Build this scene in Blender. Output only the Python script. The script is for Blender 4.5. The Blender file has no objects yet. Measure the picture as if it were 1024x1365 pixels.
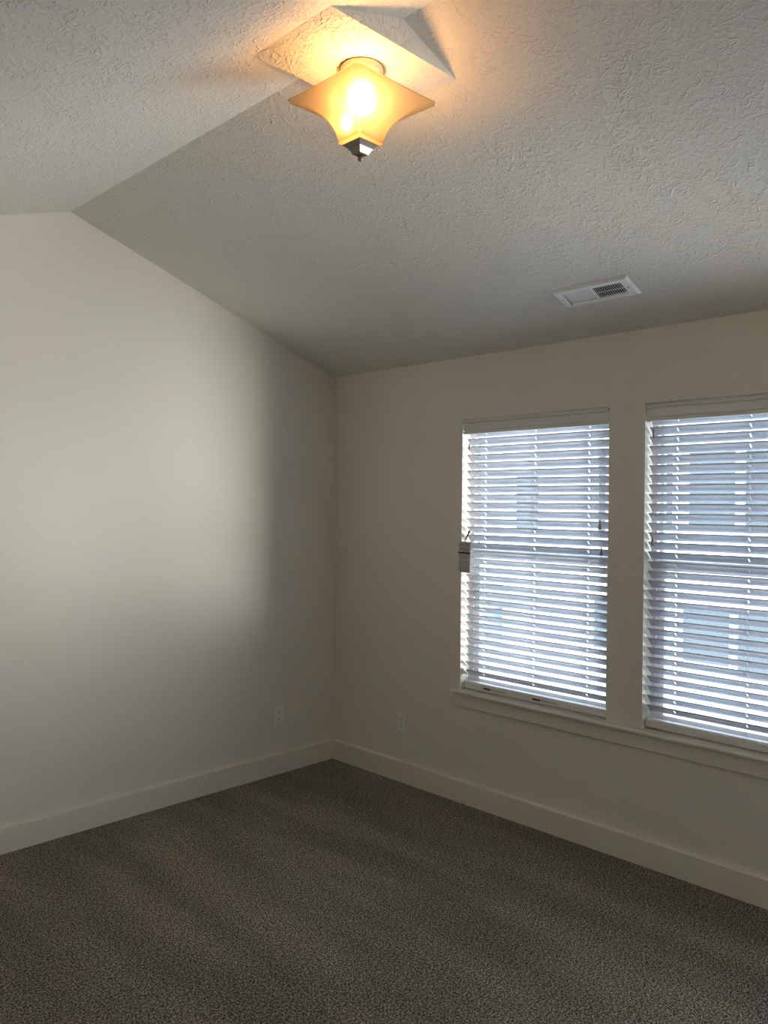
import bpy, bmesh, math, random
from mathutils import Vector, Matrix
random.seed(7)
S = bpy.context.scene
COL = S.collection

# ------------------------------------------------------------------ camera
cam_data = bpy.data.cameras.new('camera')
cam_data.sensor_fit = 'VERTICAL'
cam_data.sensor_height = 36.0
cam_data.lens = 1072.06 / 1365 * 36.0
cam_data.clip_start = 0.02
cam = bpy.data.objects.new('camera', cam_data)
COL.objects.link(cam)
fw = Vector((0.70704, 0.70709, -0.01085)).normalized()
rt = Vector((0.70716, -0.70701, 0.00805)); rt = (rt - fw * rt.dot(fw)).normalized()
up = rt.cross(fw)
cam.matrix_world = Matrix(((rt.x, up.x, -fw.x, -3.4334), (rt.y, up.y, -fw.y, -3.8829),
                           (rt.z, up.z, -fw.z, 1.6363), (0, 0, 0, 1)))
S.camera = cam

# ------------------------------------------------------------------ light and exposure
SKY = 4.0            # upper sky
HORIZON = 6.5        # hazy band around the horizon
GROUND = 1.9         # light coming up off the ground
GLARE = 39.0         # bright lobe added low along the window wall to light the left wall
SUN = 10.0
BULB = 110.0
EXPOSURE = 0.0
S.view_settings.view_transform = 'Standard'
S.view_settings.look = 'None'
S.view_settings.exposure = EXPOSURE
S.view_settings.gamma = 1.0
S.view_settings.use_curve_mapping = False
S.cycles.max_bounces = 14
S.cycles.diffuse_bounces = 8
S.cycles.glossy_bounces = 4
S.cycles.transmission_bounces = 10
S.cycles.transparent_max_bounces = 12
S.cycles.caustics_reflective = False
S.cycles.caustics_refractive = False
S.cycles.sample_clamp_indirect = 40.0
S.cycles.use_denoising = True

world = bpy.data.worlds.new('world'); S.world = world
world.use_nodes = True
wn = world.node_tree; wn.nodes.clear()
wo = wn.nodes.new('ShaderNodeOutputWorld'); bg = wn.nodes.new('ShaderNodeBackground')
tc = wn.nodes.new('ShaderNodeTexCoord'); sx = wn.nodes.new('ShaderNodeSeparateXYZ')
mr = wn.nodes.new('ShaderNodeMapRange'); mr.inputs['From Min'].default_value = -1; mr.inputs['From Max'].default_value = 1
rp = wn.nodes.new('ShaderNodeValToRGB')
def sky_stop(i, z, L, c):
    e = rp.color_ramp.elements[i] if i < 2 else rp.color_ramp.elements.new((z + 1) / 2)
    e.position = (z + 1) / 2; e.color = (L * c[0], L * c[1], L * c[2], 1)
sky_stop(0, -.70, GROUND, (.90, .94, 1.10)); sky_stop(1, .60, SKY, (.76, .88, 1.18))
sky_stop(2, -.30, HORIZON, (.95, .95, 1.06)); sky_stop(3, .08, HORIZON, (.95, .95, 1.06)); sky_stop(4, .30, HORIZON * .9, (.82, .94, 1.12))
wn.links.new(tc.outputs['Generated'], sx.inputs[0]); wn.links.new(sx.outputs['Z'], mr.inputs['Value'])
wn.links.new(mr.outputs['Result'], rp.inputs['Fac']); 
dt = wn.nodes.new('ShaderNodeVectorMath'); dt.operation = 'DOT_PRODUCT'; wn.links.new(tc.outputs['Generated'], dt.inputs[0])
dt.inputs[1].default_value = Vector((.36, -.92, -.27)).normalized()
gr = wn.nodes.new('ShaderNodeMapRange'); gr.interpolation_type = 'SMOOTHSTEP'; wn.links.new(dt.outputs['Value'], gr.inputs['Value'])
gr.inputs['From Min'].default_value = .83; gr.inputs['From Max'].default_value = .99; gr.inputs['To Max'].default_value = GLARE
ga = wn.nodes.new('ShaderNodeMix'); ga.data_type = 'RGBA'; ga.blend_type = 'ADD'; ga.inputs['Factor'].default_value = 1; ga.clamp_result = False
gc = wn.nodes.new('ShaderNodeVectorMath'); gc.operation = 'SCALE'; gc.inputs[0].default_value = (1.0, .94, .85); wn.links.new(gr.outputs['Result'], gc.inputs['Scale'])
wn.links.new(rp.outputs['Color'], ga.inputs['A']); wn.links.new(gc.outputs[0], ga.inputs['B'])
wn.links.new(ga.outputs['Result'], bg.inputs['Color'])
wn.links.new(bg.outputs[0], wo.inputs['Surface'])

sun = bpy.data.lights.new('sun', 'SUN'); sun.energy = SUN; sun.angle = 0.01; sun.color = (1, .96, .9)
so = bpy.data.objects.new('sun', sun); COL.objects.link(so)
so.rotation_euler = Vector((0.62, 0.35, -0.70)).to_track_quat('-Z', 'Y').to_euler()   # shines from behind this house onto the neighbour's wall

def portal(yc, zc, w, h):
    l = bpy.data.lights.new('window_portal', 'AREA'); l.shape = 'RECTANGLE'; l.size = w; l.size_y = h
    l.cycles.is_portal = True
    o = bpy.data.objects.new('window_portal', l); COL.objects.link(o)
    o.matrix_world = Matrix.Translation((0.17, yc, zc)) @ Matrix(((0, 0, 1, 0), (1, 0, 0, 0), (0, 1, 0, 0), (0, 0, 0, 1)))

# ------------------------------------------------------------------ geometry numbers (metres)
H = 2.44                         # window-wall height
RX, RZ, SL = -1.7347, 3.0491, 0.3047    # ridge and slope of the far ceiling side
SR = (RZ - H) / -RX
XB, YB = -4.4, -4.9              # far sides of the room
W1 = (-1.055, -1.947); W2 = (-2.1286, -3.0206); W3 = (-3.35, -4.75)
WT, WB = 2.1005, 0.613
portal((W1[0] + W1[1]) / 2, (WT + WB) / 2, 0.9, 1.5)
portal((W2[0] + W2[1]) / 2, (WT + WB) / 2, 0.9, 1.5)
portal((W3[0] + W3[1]) / 2, (WT + WB) / 2, 1.4, 1.5)

# ------------------------------------------------------------------ materials
def mat(name, color, rough=0.6, metal=0.0, spec=0.5):
    m = bpy.data.materials.new(name); m.use_nodes = True
    b = m.node_tree.nodes['Principled BSDF']
    b.inputs['Base Color'].default_value = (*color, 1); b.inputs['Roughness'].default_value = rough
    b.inputs['Metallic'].default_value = metal; b.inputs['Specular IOR Level'].default_value = spec
    return m, m.node_tree, b
def N(t, typ, **kw):
    n = t.nodes.new(typ)
    for k, v in kw.items():
        if k in n.inputs: n.inputs[k].default_value = v
        else: setattr(n, k, v)
    return n
def coord(t):
    return N(t, 'ShaderNodeNewGeometry').outputs['Position']
def noise_tint(t, b, col, amt, scale):
    nz = N(t, 'ShaderNodeTexNoise', Scale=scale, Detail=3.0)
    t.links.new(coord(t), nz.inputs['Vector'])
    m = N(t, 'ShaderNodeMix', data_type='RGBA')
    m.inputs['A'].default_value = (*[c * (1 - amt) for c in col], 1); m.inputs['B'].default_value = (*[min(1, c * (1 + amt)) for c in col], 1)
    t.links.new(nz.outputs['Fac'], m.inputs['Factor']); t.links.new(m.outputs['Result'], b.inputs['Base Color'])
def bump(t, b, height, strength, dist):
    bp = N(t, 'ShaderNodeBump', Strength=strength, Distance=dist)
    t.links.new(height, bp.inputs['Height']); t.links.new(bp.outputs['Normal'], b.inputs['Normal'])

WALLC = (0.715, 0.678, 0.612)
M_wall, t, b = mat('wall_paint', WALLC, 0.38, spec=0.65)
noise_tint(t, b, WALLC, 0.012, 3)
nz = N(t, 'ShaderNodeTexNoise', Scale=160.0, Detail=2.0); t.links.new(coord(t), nz.inputs['Vector'])
bump(t, b, nz.outputs['Fac'], 0.12, 0.002)

CEILC = (0.74, 0.712, 0.668)
M_ceil, t, b = mat('textured_ceiling_paint', CEILC, 0.5, spec=0.35)
# skip-trowel texture: thin curly ridges, denser in some patches
pos = coord(t)
n1 = N(t, 'ShaderNodeTexNoise', Scale=26.0, Detail=1.6, Roughness=0.5, Distortion=0.9); t.links.new(pos, n1.inputs['Vector'])
s1 = N(t, 'ShaderNodeMath', operation='SUBTRACT'); t.links.new(n1.outputs['Fac'], s1.inputs[0]); s1.inputs[1].default_value = 0.5
a1 = N(t, 'ShaderNodeMath', operation='ABSOLUTE'); t.links.new(s1.outputs[0], a1.inputs[0])
r1 = N(t, 'ShaderNodeMapRange'); r1.interpolation_type = 'SMOOTHSTEP'; t.links.new(a1.outputs[0], r1.inputs['Value'])
r1.inputs['From Min'].default_value = 0.0; r1.inputs['From Max'].default_value = 0.06; r1.inputs['To Min'].default_value = 1; r1.inputs['To Max'].default_value = 0
n2 = N(t, 'ShaderNodeTexNoise', Scale=11.0, Detail=1.0); t.links.new(pos, n2.inputs['Vector'])
r2 = N(t, 'ShaderNodeMapRange'); t.links.new(n2.outputs['Fac'], r2.inputs['Value'])
r2.inputs['From Min'].default_value = 0.40; r2.inputs['From Max'].default_value = 0.58
m1 = N(t, 'ShaderNodeMath', operation='MULTIPLY'); t.links.new(r1.outputs['Result'], m1.inputs[0]); t.links.new(r2.outputs['Result'], m1.inputs[1])
n3 = N(t, 'ShaderNodeTexNoise', Scale=58.0, Detail=1.0, Distortion=0.5); t.links.new(pos, n3.inputs['Vector'])
r3 = N(t, 'ShaderNodeMapRange'); r3.interpolation_type = 'SMOOTHSTEP'; t.links.new(n3.outputs['Fac'], r3.inputs['Value'])
r3.inputs['From Min'].default_value = 0.5; r3.inputs['From Max'].default_value = 0.62; r3.inputs['To Max'].default_value = 0.45
m2 = N(t, 'ShaderNodeMath', operation='ADD'); t.links.new(m1.outputs[0], m2.inputs[0]); t.links.new(r3.outputs['Result'], m2.inputs[1])
bump(t, b, m2.outputs[0], 1.0, 0.0021)

M_trim, t, b = mat('trim_paint', (0.72, 0.68, 0.60), 0.35, spec=0.5)
noise_tint(t, b, (0.72, 0.68, 0.60), 0.01, 5)
M_carpet, t, b = mat('carpet', (0.1, 0.09, 0.07), 0.95, spec=0.05)
pos = coord(t)
c1 = N(t, 'ShaderNodeTexNoise', Scale=150.0, Detail=3.0, Roughness=0.7, Distortion=0.4); t.links.new(pos, c1.inputs['Vector'])
cr = N(t, 'ShaderNodeValToRGB'); t.links.new(c1.outputs['Fac'], cr.inputs['Fac'])
cr.color_ramp.elements[0].position = 0.38; cr.color_ramp.elements[0].color = (0.038, 0.032, 0.025, 1)
cr.color_ramp.elements[1].position = 0.62; cr.color_ramp.elements[1].color = (0.66, 0.578, 0.475, 1)
e = cr.color_ramp.elements.new(0.5); e.color = (0.225, 0.196, 0.156, 1)
# vacuum tracks: broad soft bands where the pile lies the other way
mp = N(t, 'ShaderNodeMapping'); t.links.new(pos, mp.inputs['Vector'])
mp.inputs['Rotation'].default_value = (0, 0, math.radians(4)); mp.inputs['Scale'].default_value = (3.2, 0.75, 1)
c2 = N(t, 'ShaderNodeTexNoise', Scale=1.0, Detail=2.0, Roughness=0.5, Distortion=0.2); t.links.new(mp.outputs[0], c2.inputs['Vector'])
cm = N(t, 'ShaderNodeMapRange'); t.links.new(c2.outputs['Fac'], cm.inputs['Value'])
cm.inputs['From Min'].default_value = 0.38; cm.inputs['From Max'].default_value = 0.62; cm.inputs['To Min'].default_value = 0.86; cm.inputs['To Max'].default_value = 1.16
mm = N(t, 'ShaderNodeMix', data_type='RGBA', blend_type='MULTIPLY'); mm.inputs['Factor'].default_value = 1
t.links.new(cr.outputs['Color'], mm.inputs['A']); t.links.new(cm.outputs['Result'], mm.inputs['B'])
t.links.new(mm.outputs['Result'], b.inputs['Base Color'])
bump(t, b, c1.outputs['Fac'], 1.0, 0.010)

M_slat, t, b = mat('blind_white', (0.62, 0.65, 0.70), 0.38, spec=0.5)
noise_tint(t, b, (0.62, 0.65, 0.70), 0.01, 8)
M_valance, t, b = mat('valance_white', (0.72, 0.71, 0.68), 0.42)
noise_tint(t, b, (0.72, 0.71, 0.68), 0.01, 8)
M_cord, t, b = mat('cord_white', (0.75, 0.75, 0.75), 0.8)
noise_tint(t, b, (0.75, 0.75, 0.75), 0.05, 300)
M_vinyl, t, b = mat('white_vinyl', (0.80, 0.81, 0.82), 0.35)
noise_tint(t, b, (0.80, 0.81, 0.82), 0.01, 6)
M_plate, t, b = mat('outlet_plastic', (0.80, 0.77, 0.72), 0.3)
noise_tint(t, b, (0.80, 0.77, 0.72), 0.01, 20)
M_dark, t, b = mat('dark_slot', (0.02, 0.018, 0.015), 0.7)
noise_tint(t, b, (0.02, 0.018, 0.015), 0.1, 50)
M_grey, t, b = mat('grey_plastic', (0.33, 0.32, 0.32), 0.4)
noise_tint(t, b, (0.33, 0.32, 0.32), 0.03, 50)
M_vent, t, b = mat('vent_enamel', (0.86, 0.86, 0.86), 0.35)
noise_tint(t, b, (0.86, 0.86, 0.86), 0.01, 20)
M_duct, t, b = mat('duct_dark', (0.035, 0.04, 0.05), 0.6, 0.3)
noise_tint(t, b, (0.035, 0.04, 0.05), 0.1, 30)
M_nickel, t, b = mat('brushed_nickel', (0.34, 0.28, 0.23), 0.32, 1.0)
nz = N(t, 'ShaderNodeTexNoise', Scale=90.0, Detail=2.0); t.links.new(coord(t), nz.inputs['Vector']); bump(t, b, nz.outputs['Fac'], 0.08, 0.001)
M_canopy, t, b = mat('canopy_nickel', (0.55, 0.47, 0.38), 0.4, 0.6)
noise_tint(t, b, (0.55, 0.47, 0.38), 0.03, 40)
M_red, t, b = mat('label_red', (0.13, 0.008, 0.014), 0.5)
noise_tint(t, b, (0.13, 0.008, 0.014), 0.05, 90)
M_ink, t, b = mat('label_ink', (0.10, 0.10, 0.10), 0.6)
noise_tint(t, b, (0.10, 0.10, 0.10), 0.05, 90)
M_paper, t, b = mat('tag_paper', (0.66, 0.64, 0.64), 0.5)
noise_tint(t, b, (0.66, 0.64, 0.64), 0.03, 60)

def mixmat(name, build):
    m = bpy.data.materials.new(name); m.use_nodes = True; t = m.node_tree; t.nodes.clear()
    o = t.nodes.new('ShaderNodeOutputMaterial'); t.links.new(build(t), o.inputs['Surface']); return m
def b_glass(t):
    tr = N(t, 'ShaderNodeBsdfTransparent'); tr.inputs['Color'].default_value = (0.93, 0.96, 0.95, 1)
    gl = N(t, 'ShaderNodeBsdfGlossy', Roughness=0.02)
    fr = t.nodes.new('ShaderNodeMath'); lw = t.nodes.new('ShaderNodeLayerWeight'); lw.inputs['Blend'].default_value = 0.5
    pw = N(t, 'ShaderNodeMath', operation='POWER'); pw.inputs[1].default_value = 5.0; t.links.new(lw.outputs['Facing'], pw.inputs[0])
    fr.operation = 'MULTIPLY_ADD'; fr.inputs[1].default_value = 0.8; fr.inputs[2].default_value = 0.035; t.links.new(pw.outputs[0], fr.inputs[0]); mx = N(t, 'ShaderNodeMixShader')
    nz = N(t, 'ShaderNodeTexNoise', Scale=2.0); bp = N(t, 'ShaderNodeBump', Strength=0.01); t.links.new(nz.outputs['Fac'], bp.inputs['Height']); t.links.new(bp.outputs[0], gl.inputs['Normal'])
    t.links.new(fr.outputs[0], mx.inputs[0]); t.links.new(tr.outputs[0], mx.inputs[1]); t.links.new(gl.outputs[0], mx.inputs[2]); return mx.outputs[0]
M_glass = mixmat('window_glass', b_glass)
def b_shade(t):
    ts = N(t, 'ShaderNodeBsdfTranslucent'); ts.inputs['Color'].default_value = (0.95, 0.80, 0.60, 1)
    df = N(t, 'ShaderNodeBsdfDiffuse'); df.inputs['Color'].default_value = (0.85, 0.78, 0.68, 1)
    rf = N(t, 'ShaderNodeBsdfRefraction', Roughness=0.95, IOR=1.18); rf.inputs['Color'].default_value = (1, 0.90, 0.72, 1)
    nz = N(t, 'ShaderNodeTexNoise', Scale=60.0, Detail=3.0); bp = N(t, 'ShaderNodeBump', Strength=0.15, Distance=0.002)
    t.links.new(coord(t), nz.inputs['Vector']); t.links.new(nz.outputs['Fac'], bp.inputs['Height'])
    for s in (df, rf): t.links.new(bp.outputs[0], s.inputs['Normal'])
    m1 = N(t, 'ShaderNodeMixShader'); m1.inputs[0].default_value = 0.35; t.links.new(ts.outputs[0], m1.inputs[1]); t.links.new(df.outputs[0], m1.inputs[2])
    m2 = N(t, 'ShaderNodeMixShader'); m2.inputs[0].default_value = 0.72; t.links.new(m1.outputs[0], m2.inputs[1]); t.links.new(rf.outputs[0], m2.inputs[2])
    return m2.outputs[0]
M_shade = mixmat('frosted_glass', b_shade)
def b_bulb(t):
    em = N(t, 'ShaderNodeEmission', Strength=BULB); em.inputs['Color'].default_value = (1.0, 0.50, 0.17, 1); return em.outputs[0]
M_bulb = mixmat('lit_bulb', b_bulb)

# outdoors
M_siding, t, b = mat('white_siding', (0.78, 0.80, 0.82), 0.7)
wv = N(t, 'ShaderNodeTexWave', wave_type='BANDS', bands_direction='Z', wave_profile='SAW', Scale=1.05); t.links.new(coord(t), wv.inputs['Vector']); bump(t, b, wv.outputs['Fac'], 0.5, 0.02)
M_pane, t, b = mat('reflecting_pane', (0.06, 0.085, 0.095), 0.35)
noise_tint(t, b, (0.06, 0.085, 0.095), 0.15, 1.5)
M_blueroof, t, b = mat('pale_blue_roof', (0.16, 0.22, 0.30), 0.7)
noise_tint(t, b, (0.16, 0.22, 0.30), 0.1, 4)

# ------------------------------------------------------------------ mesh helpers
def link(name, bm, m, parent=None, smooth=False, loc=None):
    bmesh.ops.recalc_face_normals(bm, faces=bm.faces)
    me = bpy.data.meshes.new(name)
    if loc is not None:
        bmesh.ops.translate(bm, verts=bm.verts, vec=-Vector(loc))
    bm.to_mesh(me); bm.free(); me.materials.append(m)
    if smooth:
        for p in me.polygons: p.use_smooth = True
    o = bpy.data.objects.new(name, me); COL.objects.link(o)
    if loc is not None: o.location = loc
    if parent is not None:
        o.parent = parent
        o.matrix_parent_inverse = parent_world(parent).inverted()
    return o
def parent_world(o):
    m = Matrix.Translation(o.location) @ o.rotation_euler.to_matrix().to_4x4()
    return (parent_world(o.parent) @ o.matrix_parent_inverse @ m) if o.parent else m
def box(bm, x0, x1, y0, y1, z0, z1, M=None):
    r = bmesh.ops.create_cube(bm, size=1)
    T = Matrix.Translation(((x0 + x1) / 2, (y0 + y1) / 2, (z0 + z1) / 2)) @ Matrix.Diagonal((abs(x1 - x0), abs(y1 - y0), abs(z1 - z0), 1))
    if M: T = M @ T
    bmesh.ops.transform(bm, matrix=T, verts=r['verts']); return r['verts']
def prism(bm, pts, a, d):
    """polygon pts (3D) extruded by vector d"""
    v = [bm.verts.new(p) for p in pts]; w = [bm.verts.new(Vector(p) + Vector(d)) for p in pts]
    n = len(v); bm.faces.new(v); bm.faces.new(w[::-1])
    for i in range(n): bm.faces.new((v[i], v[(i + 1) % n], w[(i + 1) % n], w[i]))
def tube(bm, p, q, r, seg=8, r2=None):
    p, q = Vector(p), Vector(q); d = q - p
    g = bmesh.ops.create_cone(bm, cap_ends=True, segments=seg, radius1=r, radius2=r if r2 is None else r2, depth=d.length)
    bmesh.ops.transform(bm, matrix=Matrix.Translation((p + q) / 2) @ d.to_track_quat('Z', 'Y').to_matrix().to_4x4(), verts=g['verts'])
def lathe(bm, prof, c, seg=32, M=None):
    rings = []
    for r, z in prof:
        rings.append([bm.verts.new((c[0] + r * math.cos(2 * math.pi * i / seg), c[1] + r * math.sin(2 * math.pi * i / seg), c[2] + z)) for i in range(seg)])
    for a, b_ in zip(rings, rings[1:]):
        for i in range(seg): bm.faces.new((a[i], a[(i + 1) % seg], b_[(i + 1) % seg], b_[i]))
    bm.faces.new(rings[0][::-1]); bm.faces.new(rings[-1])
    if M: bmesh.ops.transform(bm, matrix=M, verts=bm.verts)
def bevel(bm, w, seg=2):
    bmesh.ops.bevel(bm, geom=list(bm.edges), offset=w, segments=seg, affect='EDGES', profile=0.5, clamp_overlap=True)
def empty(name, loc, label, cat, group=None):
    o = bpy.data.objects.new(name, None); COL.objects.link(o); o.location = loc; o.empty_display_size = 0.1
    o['label'] = label; o['category'] = cat
    if group: o['group'] = group
    return o
def struct(o, label=None, cat=None):
    o['kind'] = 'structure'
    if label: o['label'] = label
    if cat: o['category'] = cat
    return o

# ------------------------------------------------------------------ room shell
bm = bmesh.new(); box(bm, XB - .1, 0.16, YB - .1, 0.1, -0.12, 0)
struct(link('floor', bm, M_carpet), 'grey brown speckled carpet covering the whole floor', 'carpet')

def ceil_z(x): return H - SR * x if x >= RX else RZ - SL * (RX - x)
bm = bmesh.new()
prism(bm, [(0.16, YB - .1, ceil_z(0.16)), (RX, YB - .1, RZ), (XB - .1, YB - .1, ceil_z(XB - .1)), (XB - .1, YB - .1, 3.6), (0.16, YB - .1, 3.6)], 0, (0, -YB + .2, 0))
struct(link('ceiling', bm, M_ceil), 'vaulted white ceiling with skip trowel texture and a ridge line', 'ceiling')

bm = bmesh.new()
prism(bm, [(0.0, 0, 0), (0.0, 0, ceil_z(0)), (RX, 0, RZ), (XB, 0, ceil_z(XB)), (XB, 0, 0)], 0, (0, 0.1, 0))
struct(link('wall_left', bm, M_wall), 'plain cream gable wall under the vaulted ceiling', 'wall')

bm = bmesh.new()   # window wall built round its two openings
ys = [0.1, W1[0], W1[1], W2[0], W2[1], W3[0], W3[1], YB]
zt = H + 0.0
for i in range(0, 7, 2): box(bm, 0, 0.16, ys[i + 1], ys[i], 0, zt)
for w in (W1, W2, W3):
    box(bm, 0, 0.16, w[1], w[0], 0, 0.594); box(bm, 0, 0.16, w[1], w[0], WT, zt)
bmesh.ops.remove_doubles(bm, verts=bm.verts, dist=1e-5)
struct(link('wall_right', bm, M_wall), 'cream wall with two window openings', 'wall')
bm = bmesh.new(); box(bm, XB, 0.16, YB - .1, YB, 0, 3.2); struct(link('wall_back', bm, M_wall))
bm = bmesh.new(); box(bm, XB - .1, XB, YB, 0, 0, 3.2); struct(link('wall_front', bm, M_wall))

TB, HB = 0.030, 0.1205
def base_profile(flip):
    return [(0, 0), (TB, 0), (TB, HB - .003), (TB - .003, HB), (0, HB)]
bm = bmesh.new(); prism(bm, [(XB, -a, z) for a, z in base_profile(0)], 0, (-XB, 0, 0)); struct(link('baseboard_left', bm, M_trim), 'painted flat baseboard along the gable wall', 'baseboard')
bm = bmesh.new(); prism(bm, [(-a, YB, z) for a, z in base_profile(0)], 0, (0, -YB - TB, 0)); struct(link('baseboard_right', bm, M_trim), 'painted flat baseboard under the windows', 'baseboard')
bm = bmesh.new(); prism(bm, [(XB, YB + a, z) for a, z in base_profile(0)], 0, (-XB - TB, 0, 0)); struct(link('baseboard_back', bm, M_trim))
bm = bmesh.new(); prism(bm, [(XB + a, YB + TB, z) for a, z in base_profile(0)], 0, (0, -YB - 2 * TB, 0)); struct(link('baseboard_front', bm, M_trim))

# stool and apron run under both windows
bm = bmesh.new()
prism(bm, [(x, W3[1] - .05, z) for x, z in [(0, .595), (-.031, .595), (-.036, .599), (-.037, .604), (-.036, .609), (-.031, .613), (0, .613)]], 0, (0, W1[0] + .05 - W3[1] + .05, 0))
for w in (W1, W2, W3): box(bm, 0, .088, w[1] + .0005, w[0] - .0005, .595, .613)
struct(link('trim_1', bm, M_trim), 'long painted window stool under both windows', 'window sill')
bm = bmesh.new()
prism(bm, [(x, W3[1] - .025, z) for x, z in [(0, .523), (-.012, .523), (-.015, .526), (-.015, .595), (0, .595)]], 0, (0, W1[0] - W3[1] + .05, 0))
struct(link('trim_2', bm, M_trim), 'flat painted apron board below the window stool', 'window apron')

# ------------------------------------------------------------------ ceiling box under the ridge carrying the lamp
PY1, PY2, PZ = -2.2456, -1.8972, 2.9639
bm = bmesh.new()
xa = RX - (RZ - PZ) / SL; xb = RX + (RZ - PZ) / SR
prism(bm, [(xa - .02, PY1, PZ + .02 * SL), (xa, PY1, PZ), (xb, PY1, PZ), (xb + .02, PY1, PZ + .001), (xb + .02, PY1, 3.12), (xa - .02, PY1, 3.12)][1:3] + [(RX, PY1, RZ + .004)], 0, (0, PY2 - PY1, 0))
struct(link('trim_3', bm, M_ceil), 'flat textured drywall box across the ceiling ridge behind the lamp', 'ceiling box')

# ------------------------------------------------------------------ windows
def window(n, w):
    y0, y1 = w[1], w[0]
    z0, z1 = WB, WT
    F = .020
    bm = bmesh.new()
    for a in (box(bm, .088, .158, y0, y0 + F, z0, z1), box(bm, .088, .158, y1 - F, y1, z0, z1),
              box(bm, .088, .158, y0 + F, y1 - F, z0, z0 + F), box(bm, .088, .158, y0 + F, y1 - F, z1 - F, z1)): pass
    root = struct(link('window_%d' % n, bm, M_vinyl), ['white vinyl single hung window behind the blind with the tag', 'white vinyl single hung window behind the blind at the right edge', 'uncovered white vinyl window out of view, added to light the left wall'][n - 1], 'window')
    a0, a1, b0, b1 = y0 + F, y1 - F, z0 + F, z1 - F
    mz = 1.355
    def sash(name, x0, x1, zb, zt, st, rb, rtp):
        bm = bmesh.new()
        box(bm, x0, x1, a0, a0 + st, zb, zt); box(bm, x0, x1, a1 - st, a1, zb, zt)
        box(bm, x0, x1, a0 + st, a1 - st, zb, zb + rb); box(bm, x0, x1, a0 + st, a1 - st, zt - rtp, zt)
        o = link(name, bm, M_vinyl, root)
        bm = bmesh.new(); xm = (x0 + x1) / 2
        box(bm, xm - .002, xm + .002, a0 + st, a1 - st, zb + rb, zt - rtp)
        link('glass_pane', bm, M_glass, o)
        return o
    lo = sash('lower_sash', .094, .118, b0, mz + .03, .037, .036, .05)
    sash('upper_sash', .124, .148, mz - .02, b1, .014, .045, .03)
    bm = bmesh.new(); box(bm, .080, .094, (a0 + a1) / 2 - .03, (a0 + a1) / 2 + .03, mz + .012, mz + .022); bevel(bm, .002); link('sash_lock', bm, M_vinyl, lo)
window(1, W1); window(2, W2); window(3, W3)  # third window is out of view, added to light the left wall

# ------------------------------------------------------------------ blinds
PITCH = .0438; NS = 31; ZB0 = .7065; XC = .046; SW = .050; TH = math.radians(44)
def blind(name, label, w, ladders, yl, yr):
    root = empty(name, (XC, (w[0] + w[1]) / 2, WB), label, 'window blind', 'white faux wood blinds in the two windows')
    # valance: moulded board, profile in x-z
    z0 = 2.0175
    prof = [(.014, z0), (.003, z0), (-.001, z0 + .003), (-.001, z0 + .014), (.0050, z0 + .0155), (.0050, z0 + .0195), (.0, z0 + .021), (.0, z0 + .053),
            (.0060, z0 + .0545), (.0060, z0 + .0585), (-.0015, z0 + .062), (-.0030, z0 + .066), (-.0005, z0 + .071), (-.0035, z0 + .074), (-.0035, z0 + .078), (.014, z0 + .078)]
    bm = bmesh.new(); prism(bm, [(x + .002, yr - .004, z) for x, z in prof], 0, (0, yl + .005 - yr, 0))
    link('valance', bm, M_valance, root)
    bm = bmesh.new(); box(bm, .020, .068, yr + .004, yl - .003, 2.044, 2.092); bevel(bm, .002); link('headrail', bm, M_valance, root)
    # slats, crowned, with route holes at the ladders
    bm = bmesh.new()
    us = [0, .1, .30, .5, .70, .9, 1.0]
    cuts = sorted({yr, yl} | {l + s for l in ladders for s in (-.0035, .0035)})
    for k in range(NS):
        zc = ZB0 + PITCH * k; th = TH + random.uniform(-.012, .012); dz = random.uniform(-.0005, .0005)
        grid = []
        for yy in cuts:
            row = []
            for uu in us:
                s = (uu - .5) * SW; c = .0024 * (1 - (2 * uu - 1) ** 2)   # bow towards the sky side
                row.append(bm.verts.new((XC + s * math.cos(th) + c * math.sin(th), yy, zc + dz - s * math.sin(th) + c * math.cos(th))))
            grid.append(row)
        for i in range(len(cuts) - 1):
            hole = any(abs((cuts[i] + cuts[i + 1]) / 2 - l) < .001 for l in ladders)
            for j in range(len(us) - 1):
                if hole and us[j] >= .29 and us[j + 1] <= .71: continue
                bm.faces.new((grid[i][j], grid[i + 1][j], grid[i + 1][j + 1], grid[i][j + 1]))
    o = link('slat_panel', bm, M_slat, root, smooth=True)
    md = o.modifiers.new('thickness', 'SOLIDIFY'); md.thickness = .0026; md.offset = 0
    # bottom rail
    zr0 = .622
    bm = bmesh.new()
    prism(bm, [(XC + x, yr + .001, z) for x, z in [(-.024, zr0 + .003), (-.022, zr0), (.022, zr0), (.024, zr0 + .003), (.025, zr0 + .030), (.016, zr0 + .036), (0, zr0 + .038), (-.016, zr0 + .036), (-.025, zr0 + .030)]], 0, (0, yl - yr - .002, 0))
    rail = link('bottom_rail', bm, M_valance, root)
    for l in ladders:
        bm = bmesh.new()
        for sx_ in (-1, 1):
            dy = .005 * sx_
            for xx in (XC - SW / 2 * math.cos(TH) - .0012, XC + SW / 2 * math.cos(TH) + .0012):
                tube(bm, (xx, l + dy, zr0 + .03), (xx, l + dy, 2.05), .0005, 5)
        for k in range(NS):
            zc = ZB0 + PITCH * k
            for dy in (-.005, .005):
                tube(bm, (XC - .019, l + dy, zc + .0145), (XC + .019, l + dy, zc - .0200), .0004, 4)
        tube(bm, (XC, l, zr0 + .03), (XC, l, 2.05), .0006, 5)
        link('ladder_cord', bm, M_cord, root)
        bm = bmesh.new(); tube(bm, (XC - .0265, l - .001, zr0 + .031), (XC - .024, l - .001, zr0 + .031), .0045, 12)
        link('rail_button', bm, M_slat, rail)
    return root, rail
lad1 = [hh for hh in (-1.183, -1.503, -1.815)]
lad2 = [-2.262, -2.579, -2.893]
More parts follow.
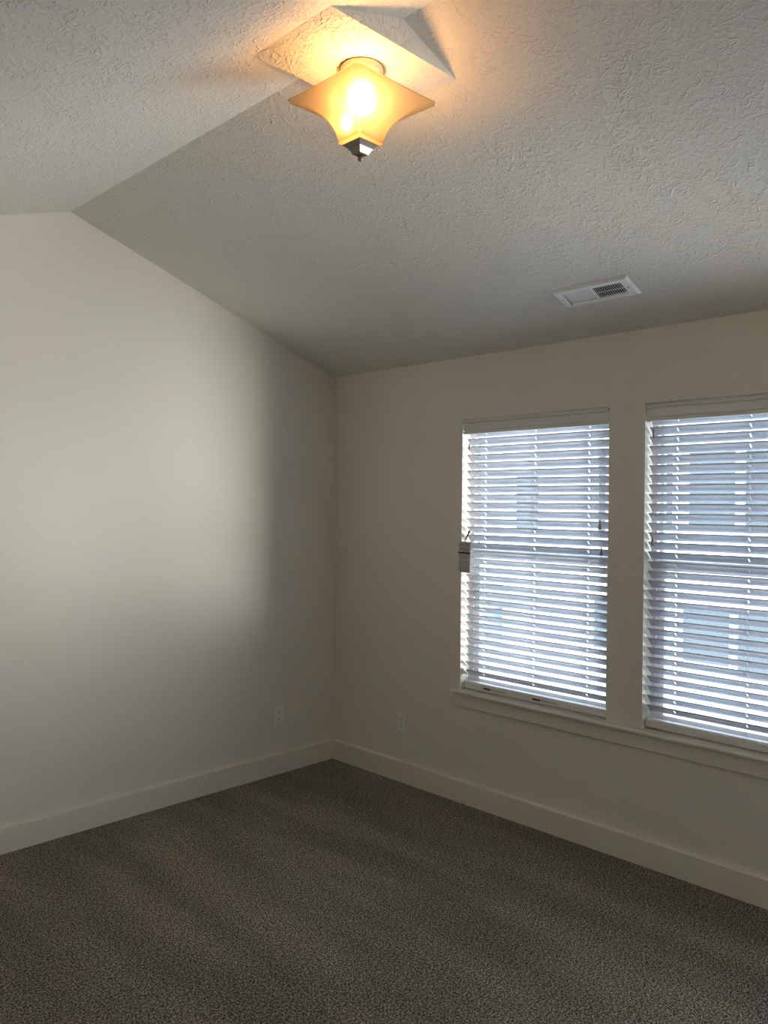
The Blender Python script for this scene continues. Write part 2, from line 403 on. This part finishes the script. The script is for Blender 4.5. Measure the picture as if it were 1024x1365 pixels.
bl1, rail1 = blind('window_blind', 'white slatted blind in the left window, with the paper warning tag at its left edge', W1, lad1, W1[0] - .009, W1[1] + .010)
bl2, rail2 = blind('window_blind', 'white slatted blind cut off by the right edge of the photo', W2, lad2, W2[0] - .006, W2[1] + .010)

def tassel(parent, x, y, ztop, zbot):
    bm = bmesh.new(); tube(bm, (x, y, ztop - .006), (x, y, 2.05), .0007, 5); link('lift_cord', bm, M_cord, parent)
    bm = bmesh.new(); hgt = ztop - zbot
    lathe(bm, [(.0022, 0), (.0035, -.1 * hgt), (.0040, -.35 * hgt), (.0085, -.80 * hgt), (.0085, -.92 * hgt), (.005, -hgt)], (x, y, ztop), 14)
    link('cord_tassel', bm, M_grey, parent, smooth=True)
tassel(bl1, .010, -1.898, 1.565, 1.519); tassel(bl1, .012, -1.906, 1.437, 1.394)
tassel(bl2, .014, -2.163, 1.496, 1.454)
def wand(parent, x, y, ztop, zbot):
    bm = bmesh.new(); tube(bm, (x, y, ztop), (x, y, zbot), .0035, 8); link('tilt_wand', bm, M_glasswand, parent, smooth=True)
    bm = bmesh.new(); tube(bm, (x, y, ztop + .01), (x, y, ztop - .026), .0042, 10); tube(bm, (x, y, ztop + .01), (x, y, 2.05), .0016, 6); link('wand_connector', bm, M_grey, parent, smooth=True)
def b_wand(t):
    tr = N(t, 'ShaderNodeBsdfTransparent'); tr.inputs['Color'].default_value = (0.92, 0.95, 0.96, 1)
    gl = N(t, 'ShaderNodeBsdfGlossy', Roughness=0.15); mx = N(t, 'ShaderNodeMixShader'); mx.inputs[0].default_value = 0.10
    t.links.new(tr.outputs[0], mx.inputs[1]); t.links.new(gl.outputs[0], mx.inputs[2]); return mx.outputs[0]
M_glasswand = mixmat('clear_acrylic', b_wand)
bm = bmesh.new(); box(bm, .004, .014, W1[1] + .002, W1[1] + .008, 2.084, 2.094); link('valance_dark_hole', bm, M_dark, bl1)  # small dark box stands in for the dark hole at the valance end
wand(bl1, .008, -1.098, 1.955, 1.455)
bm = bmesh.new(); tube(bm, (.008, -2.166, 1.980), (.008, -2.166, 1.942), .0042, 10); link('wand_connector', bm, M_grey, bl2, smooth=True)
# stickers on the bottom rail of the left blind
def sticker(rail, y):
    x = XC - .0255
    bm = bmesh.new(); box(bm, x, x + .002, y - .048, y, .6335, .6435); link('warning_label', bm, M_red, rail)
    bm = bmesh.new()
    for r in range(3):
        yy = y - .052
        while yy > y - .145:
            wd = random.uniform(.004, .012); box(bm, x + .0003, x + .002, yy - wd, yy, .6345 + .0033 * r, .6358 + .0033 * r); yy -= wd + .003
    link('label_text', bm, M_ink, rail)
sticker(rail1, -1.200); sticker(rail1, -1.515)

# ------------------------------------------------------------------ paper tag
tag = empty('warning_tag', (-.004, -1.083, 1.475), 'small printed warning tag with dark red stripe hanging at the left blind', 'tag')
def TM(): return Matrix.Translation((-.006, -1.080, 1.345)) @ Matrix.Rotation(math.radians(1.5), 4, 'X')
bm = bmesh.new(); box(bm, -.0007, .0007, -.043, .043, -.085, .085, TM()); link('tag_card', bm, M_paper, tag)
bm = bmesh.new(); box(bm, -.0012, -.0007, -.041, .041, .017, .028, TM()); link('red_stripe', bm, M_red, tag)
bm = bmesh.new()
for blk in ((.075, .060, 4), (.052, .034, 5), (.012, -.010, 5), (-.018, -.048, 7), (-.054, -.078, 6)):
    for r in range(blk[2]):
        z = blk[0] + (blk[1] - blk[0]) * r / (blk[2] - 1); y = .036
        while y > -.034:
            wd = random.uniform(.003, .011); box(bm, -.0011, -.0007, max(-.037, y - wd), y, z - .0013, z + .0013, TM()); y -= wd + .002
link('tag_text', bm, M_ink, tag)
bm = bmesh.new(); tube(bm, (-.006, -1.083, 1.428), (.006, -1.100, 1.475), .0030, 8); tube(bm, (.006, -1.100, 1.475), (.004, -1.106, 1.487), .0055, 8); tube(bm, (-.006, -1.070, 1.428), (.006, -1.097, 1.475), .0016, 8)
link('tag_tie', bm, M_red, tag)

# ------------------------------------------------------------------ ceiling light
CX, CY = -1.742, -2.080
RZ0 = 2.8585
lamp = empty('ceiling_light', (CX, CY, PZ), 'semi flush ceiling light with square flared frosted glass shade, glowing warm', 'ceiling light')
bm = bmesh.new(); lathe(bm, [(.064, .0), (.066, -.004), (.066, -.022), (.060, -.028), (.02, -.030)], (CX, CY, PZ), 48); link('canopy', bm, M_canopy, lamp, smooth=False)
bm = bmesh.new(); tube(bm, (CX, CY, PZ - .028), (CX, CY, 2.735), .006, 12); link('stem', bm, M_nickel, lamp, smooth=True)
TILT = Matrix.Translation((CX, CY, 2.80)) @ Matrix.Rotation(math.radians(1.3), 4, Vector((1, 1, 0)).normalized()) @ Matrix.Rotation(math.radians(-1.5), 4, 'Z') @ Matrix.Translation((-CX, -CY, -2.80))
def sq(s, clip, z, n=6):
    """square ring with clipped corners; sides slightly hollow"""
    pts = []
    c = [(-1, -1), (1, -1), (1, 1), (-1, 1)]
    for i in range(4):
        a = Vector(c[i]) * s; b_ = Vector(c[(i + 1) % 4]) * s; d = (b_ - a).normalized()
        p, q = a + d * clip, b_ - d * clip; nrm = Vector((d.y, -d.x))
        for k in range(n + 1):
            f = k / n; r = p.lerp(q, f) - nrm * (0.035 * s * math.sin(math.pi * f)); pts.append((CX + r.x, CY + r.y, z))
    return pts
bm = bmesh.new(); rings = []
K = 14
for k in range(K + 1):
    a = math.radians(4 + 74 * k / K); a0, a1 = math.radians(4), math.radians(78)
    s = .0530 + (.1655 - .0530) * (math.cos(a0) - math.cos(a)) / (math.cos(a0) - math.cos(a1))
    z = 2.7335 + (RZ0 - 2.7335) * (math.sin(a) - math.sin(a0)) / (math.sin(a1) - math.sin(a0))
    rings.append([bm.verts.new(p) for p in sq(s, .012 * s / .1655 + .004, z)])
for a, b_ in zip(rings, rings[1:]):
    for i in range(len(a)): bm.faces.new((a[i], a[(i + 1) % len(a)], b_[(i + 1) % len(a)], b_[i]))
bm.faces.new(rings[0][::-1])
bmesh.ops.transform(bm, matrix=TILT, verts=bm.verts)
o = link('glass_shade', bm, M_shade, lamp, smooth=False)
md = o.modifiers.new('thickness', 'SOLIDIFY'); md.thickness = .004; md.offset = 1
bm = bmesh.new(); rings = []
def fsq(s, z): return [bm.verts.new((CX + a * s, CY + b_ * s, z)) for a, b_ in ((-1, -1), (1, -1), (1, 1), (-1, 1))]
for s, z in ((.036, 2.7325), (.0395, 2.7305), (.0395, 2.7285), (.034, 2.7240), (.027, 2.7175), (.0215, 2.7095), (.0175, 2.7010), (.0120, 2.6985), (.007, 2.6975)): rings.append(fsq(s, z))
for a, b_ in zip(rings, rings[1:]):
    for i in range(4): bm.faces.new((a[i], a[(i + 1) % 4], b_[(i + 1) % 4], b_[i]))
bm.faces.new(rings[0][::-1]); bm.faces.new(rings[-1])
bmesh.ops.transform(bm, matrix=TILT, verts=bm.verts)
fin = link('finial', bm, M_nickel, lamp)
bm = bmesh.new(); lathe(bm, [(.004, .0), (.0075, -.003), (.0085, -.008), (.0075, -.013), (.003, -.0165)], (CX, CY, 2.6975), 16, TILT); link('finial_knob', bm, M_nickel, fin, smooth=True)
def bulb(dx, dy, z, tilt, sc=1.0):
    M = Matrix.Translation((CX + dx, CY + dy, z)) @ Matrix.Rotation(tilt, 4, Vector((-dy, dx, 0)).normalized()) @ Matrix.Scale(sc, 4)
    bm = bmesh.new(); lathe(bm, [(.012, .030), (.016, .018), (.026, .002), (.030, -.014), (.028, -.028), (.018, -.040), (.004, -.044)], (0, 0, 0), 14, M); link('bulb_or_reflection', bm, M_bulb, lamp, smooth=True)
    bm = bmesh.new(); lathe(bm, [(.013, .075), (.015, .070), (.015, .034), (.013, .030)], (0, 0, 0), 14, M); link('bulb_socket', bm, M_canopy, lamp, smooth=True)
bulb(-.032, -.034, 2.858, -.30, 1.15)
bulb(-.024, .036, 2.806, -.30, .45)  # small added bulb and socket stand in for a reflected glow in the shade

# ------------------------------------------------------------------ ceiling vent
ey = Vector((0, -1, 0)); es = Vector((1, 0, -SR)).normalized(); en = ey.cross(es); en = en if en.z < 0 else -en
vx = -.3315; vc = Vector((vx, -2.0592, H - SR * vx))
VM = Matrix(((ey.x, es.x, en.x, vc.x), (ey.y, es.y, en.y, vc.y), (ey.z, es.z, en.z, vc.z), (0, 0, 0, 1)))
vent = empty('ceiling_vent', vc, 'white rectangular air register with louvers on the sloped ceiling', 'air vent')
L_, Wd = .1815, .0705     # half sizes
bm = bmesh.new()
def ring(a, b_, z): return [bm.verts.new(VM @ Vector((sx_ * a, sy_ * b_, z))) for sx_, sy_ in ((-1, -1), (1, -1), (1, 1), (-1, 1))]
rs = [ring(L_, Wd, .0), ring(L_, Wd, .003), ring(L_ - .010, Wd - .010, .010), ring(.140, .041, .010), ring(.138, .039, .002)]
for a, b_ in zip(rs, rs[1:]):
    for i in range(4): bm.faces.new((a[i], a[(i + 1) % 4], b_[(i + 1) % 4], b_[i]))
box(bm, -.006, .006, -.040, .040, .004, .0098, VM)
link('vent_frame', bm, M_vent, vent)
bm = bmesh.new(); box(bm, -.140, .140, -.041, .041, .0003, .0016, VM); link('duct_opening', bm, M_duct, vent)
def louvers(name, u0, u1, n, ang):
    bm = bmesh.new()
    for i in range(n):
        u = u0 + (u1 - u0) * (i + .5) / n
        T = VM @ Matrix.Translation((u, 0, .0065)) @ Matrix.Rotation(ang, 4, 'Y')
        box(bm, -.0029, .0029, -.039, .039, -.0005, .0005, T)
    return link(name, bm, M_vent, vent)
louvers('louver_bank', -.134, -.010, 14, math.radians(34))
louvers('louver_bank', .010, .134, 12, math.radians(-33))
bm = bmesh.new(); box(bm, .010, .134, .004, .007, .0025, .0045, VM); link('damper_bar', bm, M_vent, vent)
for u in (-.158, .158):
    bm = bmesh.new(); lathe(bm, [(.0036, .0), (.0036, .0012), (.002, .002)], (u, 0, .0100), 12, VM); link('screw', bm, M_grey, vent)
bm = bmesh.new(); box(bm, -.140, -.136, .030, .048, .010, .0135, VM); link('damper_lever', bm, M_grey, vent)

# ------------------------------------------------------------------ outlets
def outlet(loc, R, label):
    root = empty('electrical_outlet', loc, label, 'outlet')
    T = Matrix.Translation(loc) @ R        # local x = width, y = out of the wall, z = up
    bm = bmesh.new(); box(bm, -.037, .037, 0, .0062, -.059, .059, T); bevel(bm, .0028, 2); link('cover_plate', bm, M_plate, root)
    for zc in (.0195, -.0195):
        bm = bmesh.new()
        prof = []
        for k in range(24):
            a = 2 * math.pi * k / 24; prof.append((.0170 * math.cos(a), max(-.0135, min(.0135, .0170 * math.sin(a)))))
        prism(bm, [T @ Vector((x, .0060, zc + z)) for x, z in prof], 0, T.to_3x3() @ Vector((0, .0016, 0)))
        rc = link('receptacle', bm, M_plate, root)
        bm = bmesh.new()
        box(bm, -.0078, -.0052, .0076, .0079, zc - .0015, zc + .0075, T); box(bm, .0052, .0078, .0076, .0079, zc - .0005, zc + .0070, T)
        lathe(bm, [(.0030, 0), (.0030, .0004)], (0, 0, 0), 12, T @ Matrix.Translation((0, .0076, zc - .0085)) @ Matrix.Rotation(-math.pi / 2, 4, 'X')) if False else box(bm, -.0028, .0028, .0076, .0079, zc - .0110, zc - .0060, T)
        link('slots', bm, M_dark, rc)
    bm = bmesh.new(); box(bm, -.0022, .0022, .0061, .0070, -.0022, .0022, T); bevel(bm, .0008, 1); link('screw', bm, M_plate, root)
outlet((-.4460, 0, .3500), Matrix.Rotation(math.pi, 4, 'Z'), 'white duplex outlet low on the gable wall, left of the corner')
outlet((0, -.6150, .3465), Matrix.Rotation(math.pi / 2, 4, 'Z'), 'white duplex outlet low on the window wall, right of the corner')

# ------------------------------------------------------------------ neighbouring house
HX = 8.0
house = empty('neighbor_house', (HX, 2.5, -3.0), 'pale sided neighbouring house seen through the blinds', 'house')
bm = bmesh.new(); box(bm, HX, HX + 6, -1.2, 12, -3.0, 3.4); link('siding_wall', bm, M_siding, house)
bm = bmesh.new(); prism(bm, [(HX - .5, -1.6, 3.3), (HX + 3, -1.6, 5.0), (HX + 6.5, -1.6, 3.3)], 0, (0, 14, 0)); link('roof', bm, M_blueroof, house)
def hwin(y0, y1, z0, z1):
    bm = bmesh.new(); t_ = .06
    box(bm, HX - .05, HX - .001, y0 - t_, y1 + t_, z0 - t_, z0); box(bm, HX - .05, HX - .001, y0 - t_, y1 + t_, z1, z1 + t_)
    box(bm, HX - .05, HX - .001, y0 - t_, y0, z0, z1); box(bm, HX - .05, HX - .001, y1, y1 + t_, z0, z1)
    f = link('window', bm, M_vinyl, house)
    bm = bmesh.new(); box(bm, HX - .02, HX - .002, y0, y1, z0, z1); link('pane', bm, M_pane, f)
for a in ((3.83, 4.30, 1.20, 2.20), (2.58, 2.72, 1.20, 2.42), (1.49, 1.70, 1.26, 2.40), (.58, 1.25, 1.26, 2.40), (-.35, .45, 1.26, 2.40),
          (.64, 1.32, -.62, .14), (-.35, .53, -.75, .18), (2.50, 2.78, -.62, .14)): hwin(*a)
bm = bmesh.new(); prism(bm, [(HX - .4, 5.2, .35), (HX - .4, 3.75, .06), (HX - .4, 4.6, -.18), (HX - .4, 4.6, -.80), (HX - .4, 5.2, -.80)], 0, (.38, 0, 0)); link('porch_gable', bm, M_blueroof, house)

# unseen wall added between second and third window to keep glare off the blinds
bm = bmesh.new(); box(bm, .17, .95, -3.30, -3.14, -3.0, 3.2)
struct(link('added_glare_wall', bm, M_siding), 'unseen sided wall added outside to keep glare off the blinds', 'glare blocker')
